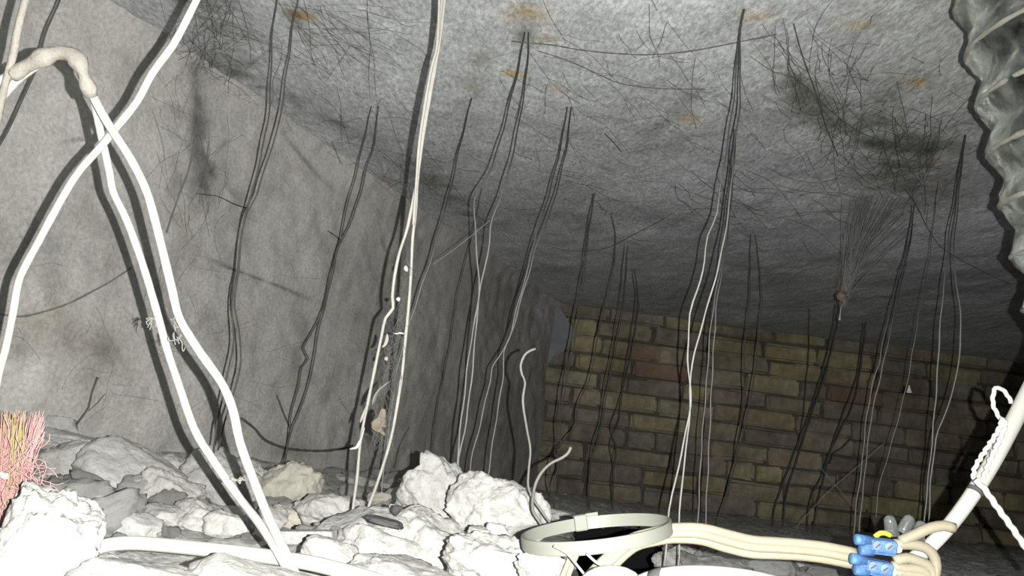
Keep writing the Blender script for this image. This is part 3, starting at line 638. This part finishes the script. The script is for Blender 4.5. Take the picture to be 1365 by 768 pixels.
tag(mesh('wire_end', V, Fc, M_yellow), 'short yellow wire end over the upper blue connector', 'wire')
for (x, y, rt, lb) in ((1187, 699, .15, 'left of three clear plastic wire caps behind the upper blue connector'), (1209, 698, -.5, 'middle one of three clear plastic wire caps, leaning right'), (1226, 706, -.3, 'right of three clear plastic wire caps, lowest, beside the white pole')):
    d = .585; u = d/FOC; c = P(x, y, d); Y = UP*math.cos(rt)-RI*math.sin(rt); root = empty('crimp_sleeve', c, lb, 'connector')
    V, Fc = sweep(np.array([c-Y*14*u, c-Y*8*u, c+Y*3*u, c+Y*8*u, c+Y*11*u, c+Y*12*u]), lambda t: [9.5, 8.5, 8, 7, 4.5, 1.5][int(round(t*5))]*u, 16); child('shell', V, Fc, M_clear, root)
    V, Fc = sweep(np.array([c-Y*14*u, c-Y*12*u, c-Y*11.5*u]), 10.2*u, 16); child('rim', V, Fc, M_clear, root)

# ------------------------------------------------------------------ right: white pole with twisted wire hook
V, Fc = sweep(smooth_path([P(x, y, d) for x, y, d in ((1560, 120, .74), (1500, 250, .71), (1420, 420, .66), (1385, 495, .645), (1350, 565, .625), (1322, 618, .61), (1296, 660, .60), (1268, 698, .59), (1240, 728, .585), (1212, 752, .59), (1190, 790, .60))], .01), lambda t: .0064-.0012*min(1, max(0, t-.62)*4), 18)
tag(mesh('pole', V, Fc, M_pipe), 'white plastic pole slanting up to the right edge', 'pole')
def twisted(pix, d, r, turns, amp):
    c = smooth_path([P(x, y, d) for x, y in pix], .0022); T_ = np.gradient(c, axis=0); T_ /= np.linalg.norm(T_, axis=1)[:, None]
    out = []
    s = np.concatenate([[0], np.cumsum(np.linalg.norm(np.diff(c, axis=0), axis=1))])
    for i in range(len(c)):
        a = np.cross(T_[i], F); a /= np.linalg.norm(a); b = np.cross(T_[i], a); ph = s[i]*turns; out.append(c[i]+(a*math.cos(ph)+b*math.sin(ph))*amp)
    return sweep(np.array(out), r, 8)
root = empty('wire_hook', P(1302, 642, .585), 'twisted white wire tied around the white pole, hooked at its top', 'hook')
V, Fc = twisted([(1348, 537), (1343, 527), (1334, 518), (1327, 518), (1324, 526), (1324, 540), (1330, 553), (1335, 562)], .595, .0016, 900, .0004); child('hook', V, Fc, M_cable, root)
V, Fc = twisted([(1337, 558), (1330, 575), (1318, 594), (1306, 612), (1299, 626), (1298, 637), (1304, 643), (1311, 636), (1317, 620), (1326, 600), (1334, 583), (1340, 566), (1335, 558)], .592, .0017, 1100, .0007); child('twisted_loop', V, Fc, M_cable, root)
V, Fc = twisted([(1300, 640), (1309, 648), (1318, 660), (1332, 680), (1348, 702), (1365, 727), (1385, 757)], .575, .0023, 700, .0004); child('tail', V, Fc, M_cable, root)
cc = P(1301, 654, .597); ax = P(1322, 618, .61)-P(1296, 660, .60); ax /= np.linalg.norm(ax); V, Fc = sweep(np.array([cc-ax*.0009, cc, cc+ax*.0009]), .0060, 16); o = child('binding', V, Fc, M_dark, root); o['label'] = 'dark wire binding around the pole'

# ------------------------------------------------------------------ foil duct
Rd = .145
sil = [(1262, -70, .92), (1272, 0, .91), (1293, 75, .90), (1310, 149, .89), (1326, 217, .88), (1341, 284, .87), (1357, 352, .86), (1374, 425, .85), (1434, 680, .81)]
a0 = P(*sil[0]); a1 = P(*sil[-1]); ax = (a1-a0); Ld = np.linalg.norm(ax); ax /= Ld
view = (P(1310, 149, .89)-CAM); view /= np.linalg.norm(view)
side = np.cross(view, ax); side /= np.linalg.norm(side)
if side @ RI < 0: side = -side
fr = np.cross(ax, side); V, Fc = [], []
n_u, n_v = 430, 200; pitch = .0573
ph0 = (np.linalg.norm(P(1293, 81, .90)-a0) % pitch)
for i in range(n_u):
    for j in range(n_v):
        an = 2*math.pi*j/n_v; u = i/(n_u-1)*Ld
        cvec = -side*math.cos(an)+fr*math.sin(an)
        w = ((u-ph0)/pitch - j/n_v) % 1.0     # helical rib
        ridge = math.exp(-(min(w, 1-w)/.10)**1.0)
        q = Vector(cvec*Rd*1.0+ax*u); cr = noise.ridged_multi_fractal(q*15, .9, 2.1, 4, 1, 2)*.0030 + noise.noise(q*40)*.0030 + noise.ridged_multi_fractal(q*34, .9, 2.1, 3, 1, 2)*.0022 + noise.noise(q*110)*.0018
        r = Rd*.955 + .002*ridge + .012*abs(2*w-1) + (cr-.004)*(1-.75*ridge)
        V.append(a0+ax*u+side*Rd+cvec*r)
for i in range(n_u-1):
    for j in range(n_v): a = i*n_v+j; b = i*n_v+(j+1) % n_v; Fc.append((a, b, b+n_v, a+n_v))
root = empty('foil_duct', a0+side*Rd, 'crumpled ribbed aluminium foil air duct hanging at the upper right edge', 'duct')
child('sleeve', V, Fc, M_foil, root)
hel = []
for k in range(1600):
    th = 2*math.pi*k/100; u = ph0 - 3*pitch + (th/(2*math.pi))*pitch
    if 0 <= u <= Ld:
        cvec = -side*math.cos(th)+fr*math.sin(th); hel.append(a0+ax*u+side*Rd+cvec*(Rd*.955+.0128))
if len(hel) > 4:
    V, Fc = sweep(np.array(hel), .0028, 6, jit=.5); M_rib = mat('dusty_rib', (.24, .235, .20), .8, bump=.002, bscale=120, var=.25, vscale=60)
    o = child('rib_wire', V, Fc, M_rib, root); o['label'] = 'dusty cream spiral rib'

# ------------------------------------------------------------------ cobwebs
def track(label, pix, where, r, matl, name='cobweb_strand', off=.004, jit=.6):
    if where == 'ceiling': pts = [on_z(x, y, HC-.016-off*math.sin(math.pi*i/(len(pix)-1))) for i, (x, y) in enumerate(pix)]
    else: pts = [on_left(x, y, .012) for x, y in pix]
    V, Fc = sweep(smooth_path(pts, .012), r, 5, jit=jit); o = mesh(name, V, Fc, matl); return tag(o, label, 'cobweb')
track('long dark cobweb cord sagging across the ceiling at the top, right of the middle', [(682, 55), (735, 60), (770, 66), (815, 71), (865, 73), (915, 69), (965, 60), (1035, 46)], 'ceiling', 0.00105, M_soot)
track('second dark cobweb cord under the sagging one, slanting right', [(718, 68), (760, 82), (800, 100), (830, 112), (880, 118), (940, 119)], 'ceiling', 0.00081, M_soot)
track('short dark cobweb cord slanting on the ceiling between the middle wires', [(806, 178), (818, 190), (828, 202)], 'ceiling', 0.00099, M_soot)
track('dark cord on the ceiling pointing down to the cobweb funnel', [(1058, 32), (1070, 75), (1088, 125), (1100, 165), (1117, 208)], 'ceiling', 0.00093, M_soot)
track('dark fan cord running right from the knot of cobwebs', [(1085, 125), (1110, 150), (1150, 178), (1190, 190)], 'ceiling', 0.00074, M_soot)
track('dark cord climbing left from the knot of cobwebs', [(1088, 128), (1060, 105), (1030, 95), (1000, 75)], 'ceiling', 0.00056, M_soot)
track('dark cord slanting from the second wire pair down to the wall corner', [(380, 185), (410, 222), (450, 255), (500, 300)], 'ceiling', 0.00062, M_soot)
track('dark cord meeting the rightmost wires from the left', [(1205, 250), (1222, 275), (1240, 310), (1262, 335), (1310, 362), (1345, 378)], 'ceiling', 0.00081, M_soot)
track('dark cord across the lower ceiling over the brick wall', [(735, 330), (770, 335), (810, 330), (850, 310), (885, 292)], 'ceiling', 0.00099, M_soot)
track('dark horizontal cord on the ceiling left of the rightmost wires', [(1060, 285), (1100, 282), (1130, 284)], 'ceiling', 0.00074, M_soot)
track('thin root-like strand low on the left wall, near the edge', [(0, 419), (28, 422), (60, 415), (90, 405), (120, 390), (146, 376), (175, 357)], 'left', .0016, M_sootl)
track('dark twig-like strand on the wall above the bank, by the red fibres', [(130, 503), (122, 525), (118, 543), (110, 555), (100, 569)], 'left', .0020, M_soot)
track('thin offshoot beside the dark twig-like strand', [(140, 525), (130, 537), (118, 548)], 'left', .0009, M_soot)
track('dark cord drooping along the wall foot towards the bright wire pair', [(322, 558), (340, 572), (352, 586), (375, 596), (400, 600), (430, 601), (455, 598), (470, 594)], 'left', .0030, M_soot)
track('short dark spur above the drooping cord', [(369, 527), (377, 548), (387, 572)], 'left', .0018, M_soot)
track('dark thread crossing the wall beside the first wire pair', [(262, 258), (290, 262), (312, 272), (330, 278)], 'left', .0014, M_soot)
track('dark thread slanting down beside the brightest cable', [(262, 180), (252, 225), (238, 262), (222, 310)], 'left', .0018, M_sootl)
track('dark thread rising right from the foot cord', [(545, 570), (532, 595), (525, 625)], 'left', .0018, M_soot)
track('short dark barb on the second wire pair', [(437, 308), (446, 314), (456, 322)], 'left', .0018, M_soot)
tracks = [(0, 350)]
wire1('fine pale thread stretched from the grey crossing wires to the blurred wire', [(653, 294), (615, 325), (577, 353)], 1.25, .0005, M_sootl, 'cobweb_thread', cat='cobweb')
wire1('fine pale thread crossing low in front of the brick wall, by the slanting wires', [(1180, 590), (1140, 625), (1100, 660), (1060, 705)], 1.9, .0007, M_sootl, 'cobweb_thread', cat='cobweb')
wire1('fine pale thread falling right from the crossing low thread', [(1095, 625), (1125, 660), (1150, 690)], 1.9, .0006, M_sootl, 'cobweb_thread', cat='cobweb')
# webs nobody could count
def web(label, poly, n, r, matl, where='ceiling', lo=20, hi=110, drop=.02, bias=None):
    xs = [p[0] for p in poly]; ys = [p[1] for p in poly]; x0, x1, y0, y1 = min(xs), max(xs), min(ys), max(ys)
    def fn(k):
        x = random.gauss((x0+x1)/2, (x1-x0)/3.4); y = random.gauss((y0+y1)/2, (y1-y0)/3.4); th = random.uniform(0, math.pi) if bias is None else random.gauss(bias, .5); L = random.uniform(lo, hi)
        pts = []; dz = random.uniform(0, drop); cv = random.gauss(0, .25)
        for j in range(5):
            t = j/4-.5; a = x+math.cos(th+cv*t)*L*t+random.gauss(0, 1.5); b = y+math.sin(th+cv*t)*L*t*1.0+random.gauss(0, 1.5)
            pts.append(on_z(a, min(b, 380), HC-.008-dz-.006*math.sin(math.pi*j/4)) if where == 'ceiling' else on_left(a, b, .006+dz))
        return smooth_path(pts, .02)
    V, Fc = threads(n, fn, r); o = mesh('cobweb', V, Fc, matl); return tag(o, label, 'cobweb', kind='stuff')
web('tangle of sooty cobweb threads in the upper left ceiling corner', [(225, 0), (330, 130)], 90, .00028, M_soot, lo=25, hi=120, drop=.012)
web('sooty cobweb veil running down the left wall from the ceiling corner', [(225, 60), (300, 290)], 45, .0003, M_soot, 'left', 30, 120, .01, 1.5)
web('scattered sooty threads over the ceiling around the rust spot', [(340, 0), (560, 90)], 50, .0003, M_soot, lo=30, hi=150, drop=.012, bias=.4)
web('sooty threads over the middle of the ceiling', [(700, 30), (960, 230)], 70, .0003, M_soot, lo=20, hi=110, drop=.012, bias=.5)
web('dense sooty cobweb nest on the ceiling left of the foil duct', [(1090, 120), (1270, 260)], 130, .00032, M_soot, lo=15, hi=100, drop=.02)
web('fan of sooty threads left of the dense nest', [(1030, 50), (1130, 170)], 45, .0003, M_soot, lo=25, hi=110, drop=.01, bias=1.0)
web('dim sooty threads on the ceiling above the brick wall', [(760, 230), (1160, 330)], 45, .0005, M_soot, lo=20, hi=110, drop=.02, bias=.3)
web('sooty threads along the slanting top of the left wall', [(360, 150), (600, 300)], 50, .0004, M_soot, lo=30, hi=130, drop=.01, bias=.8)
web('faint hair-like threads on the lower left wall', [(20, 380), (470, 560)], 50, .0003, M_sootl, 'left', 15, 80, .004)
# funnel
def funnel(k):
    y = 1.75; a = random.uniform(1120, 1222); b = 225+random.uniform(-10, 90); t_ = random.uniform(.75, 1)
    ex_, ey_ = 1124+random.gauss(0, 3), 398+random.gauss(0, 8)
    return smooth_path([on_y(a+random.gauss(0, 4), b, y), on_y(a+(ex_-a)*.45+random.gauss(0, 3), b+(ey_-b)*.4, y+random.gauss(0, .01)), on_y(a+(ex_-a)*.85+random.gauss(0, 2), b+(ey_-b)*.8, y), on_y(ex_, ey_, y)], .02)
V, Fc = threads(70, funnel, .00045); o = mesh('cobweb', V, Fc, M_sootl); tag(o, 'grey cobweb funnel narrowing down to a point, right of the middle', 'cobweb', kind='stuff')
root = empty('cobweb_clump', on_y(1125, 400, 1.74), 'pale dusty clump with a drop-like tip at the bottom of the cobweb funnel', 'cobweb')
V, Fc = sweep(smooth_path([on_y(x, y, 1.74) for x, y in ((1126, 376), (1128, 388), (1122, 395), (1126, 403), (1121, 410))], .004), lambda t: .003+.005*math.sin(math.pi*t)**2, 8, jit=.9); child('clump', V, Fc, M_leaf, root)
V, Fc = sweep(smooth_path([on_y(x, y, 1.74) for x, y in ((1121, 408), (1120, 418), (1119, 427))], .004), lambda t: .0008+.0024*t**4, 8); child('tip', V, Fc, M_white, root)
c = on_y(1212, 520, on_z(1250, 245, HC)[1])
V, Fc = sweep(np.array([c+UP*.010, c+UP*.004, c-UP*.002, c-UP*.005]), lambda t: .0012+.0055*t, 8, jit=.3); tag(mesh('plaster_crumb', V, Fc, M_white), 'lone white crumb hanging in front of the right part of the brick wall', 'crumb')
# cobweb inside the bright loop
def inloop(k):
    t = random.random()**.6; y = 330+t*250; xl = 540-(y-330)*.22+6; xr = 552-(y-330)*.10-6; x = random.uniform(xl, max(xl+2, xr)); L = random.uniform(10, 45)
    return smooth_path([P(x+random.gauss(0, 2)+j*random.uniform(-4, 3), y+j*L/3, .86+random.gauss(0, .003)) for j in range(4)], .006)
V, Fc = threads(110, inloop, .00022); tag(mesh('cobweb', V, Fc, M_webd), 'grey cobweb veil stretched inside the brightest wire loop', 'cobweb', kind='stuff')
def scrap(pts, d, matl, name, label, r=.002, cat='debris', prof=None):
    V, Fc = sweep(smooth_path([P(x, y, d) for x, y in pts], .003), (lambda t: r*(.35+math.sin(math.pi*min(1, max(0, t))))), 7, jit=.8, prof=prof); return tag(mesh(name, V, Fc, matl), label, cat)
scrap([(541, 354), (541, 358), (543, 362)], .858, M_white, 'dust_crumb', 'uppermost tiny white crumb inside the brightest wire loop', .0022)
scrap([(531, 396), (531, 399), (532, 402)], .858, M_white, 'dust_crumb', 'second tiny white crumb down inside the brightest wire loop', .0020)
scrap([(524, 444), (529, 445), (533, 444), (539, 445)], .858, M_white, 'straw_bit', 'tiny white horizontal sliver inside the brightest wire loop', .0010)
scrap([(516, 445), (516, 452), (513, 460), (509, 463)], .858, M_bone, 'straw_bit', 'pale curled bit beside the left strand of the bright loop', .0014)
scrap([(515, 475), (515, 478), (516, 481)], .858, M_bone, 'dust_crumb', 'third tiny pale crumb inside the brightest wire loop', .0018)
leafp = [(1.5, 0), (.6, .25), (-.9, .2), (-1.3, 0), (-.7, -.25), (.5, -.2)]
scrap([(511, 545), (508, 560), (504, 570), (513, 580)], .86, M_leaf, 'dry_leaf_scrap', 'brown curled scrap hanging in the lower part of the bright loop', .0042, prof=leafp)
scrap([(520, 508), (512, 515), (503, 524), (497, 540)], .86, M_sootl, 'cobweb_lump', 'grey wad of web above the brown curled scrap', .003, prof=leafp)
scrap([(488, 542), (483, 556), (480, 564)], .855, M_bone, 'straw_bit', 'pale bit stuck on the left strand of the bright loop, by the brown scrap', .0014)
scrap([(486, 570), (481, 586), (476, 596), (470, 598), (466, 599)], .85, M_white, 'straw_bit', 'white bent straw sticking left from the bright loop near its foot', .0016)
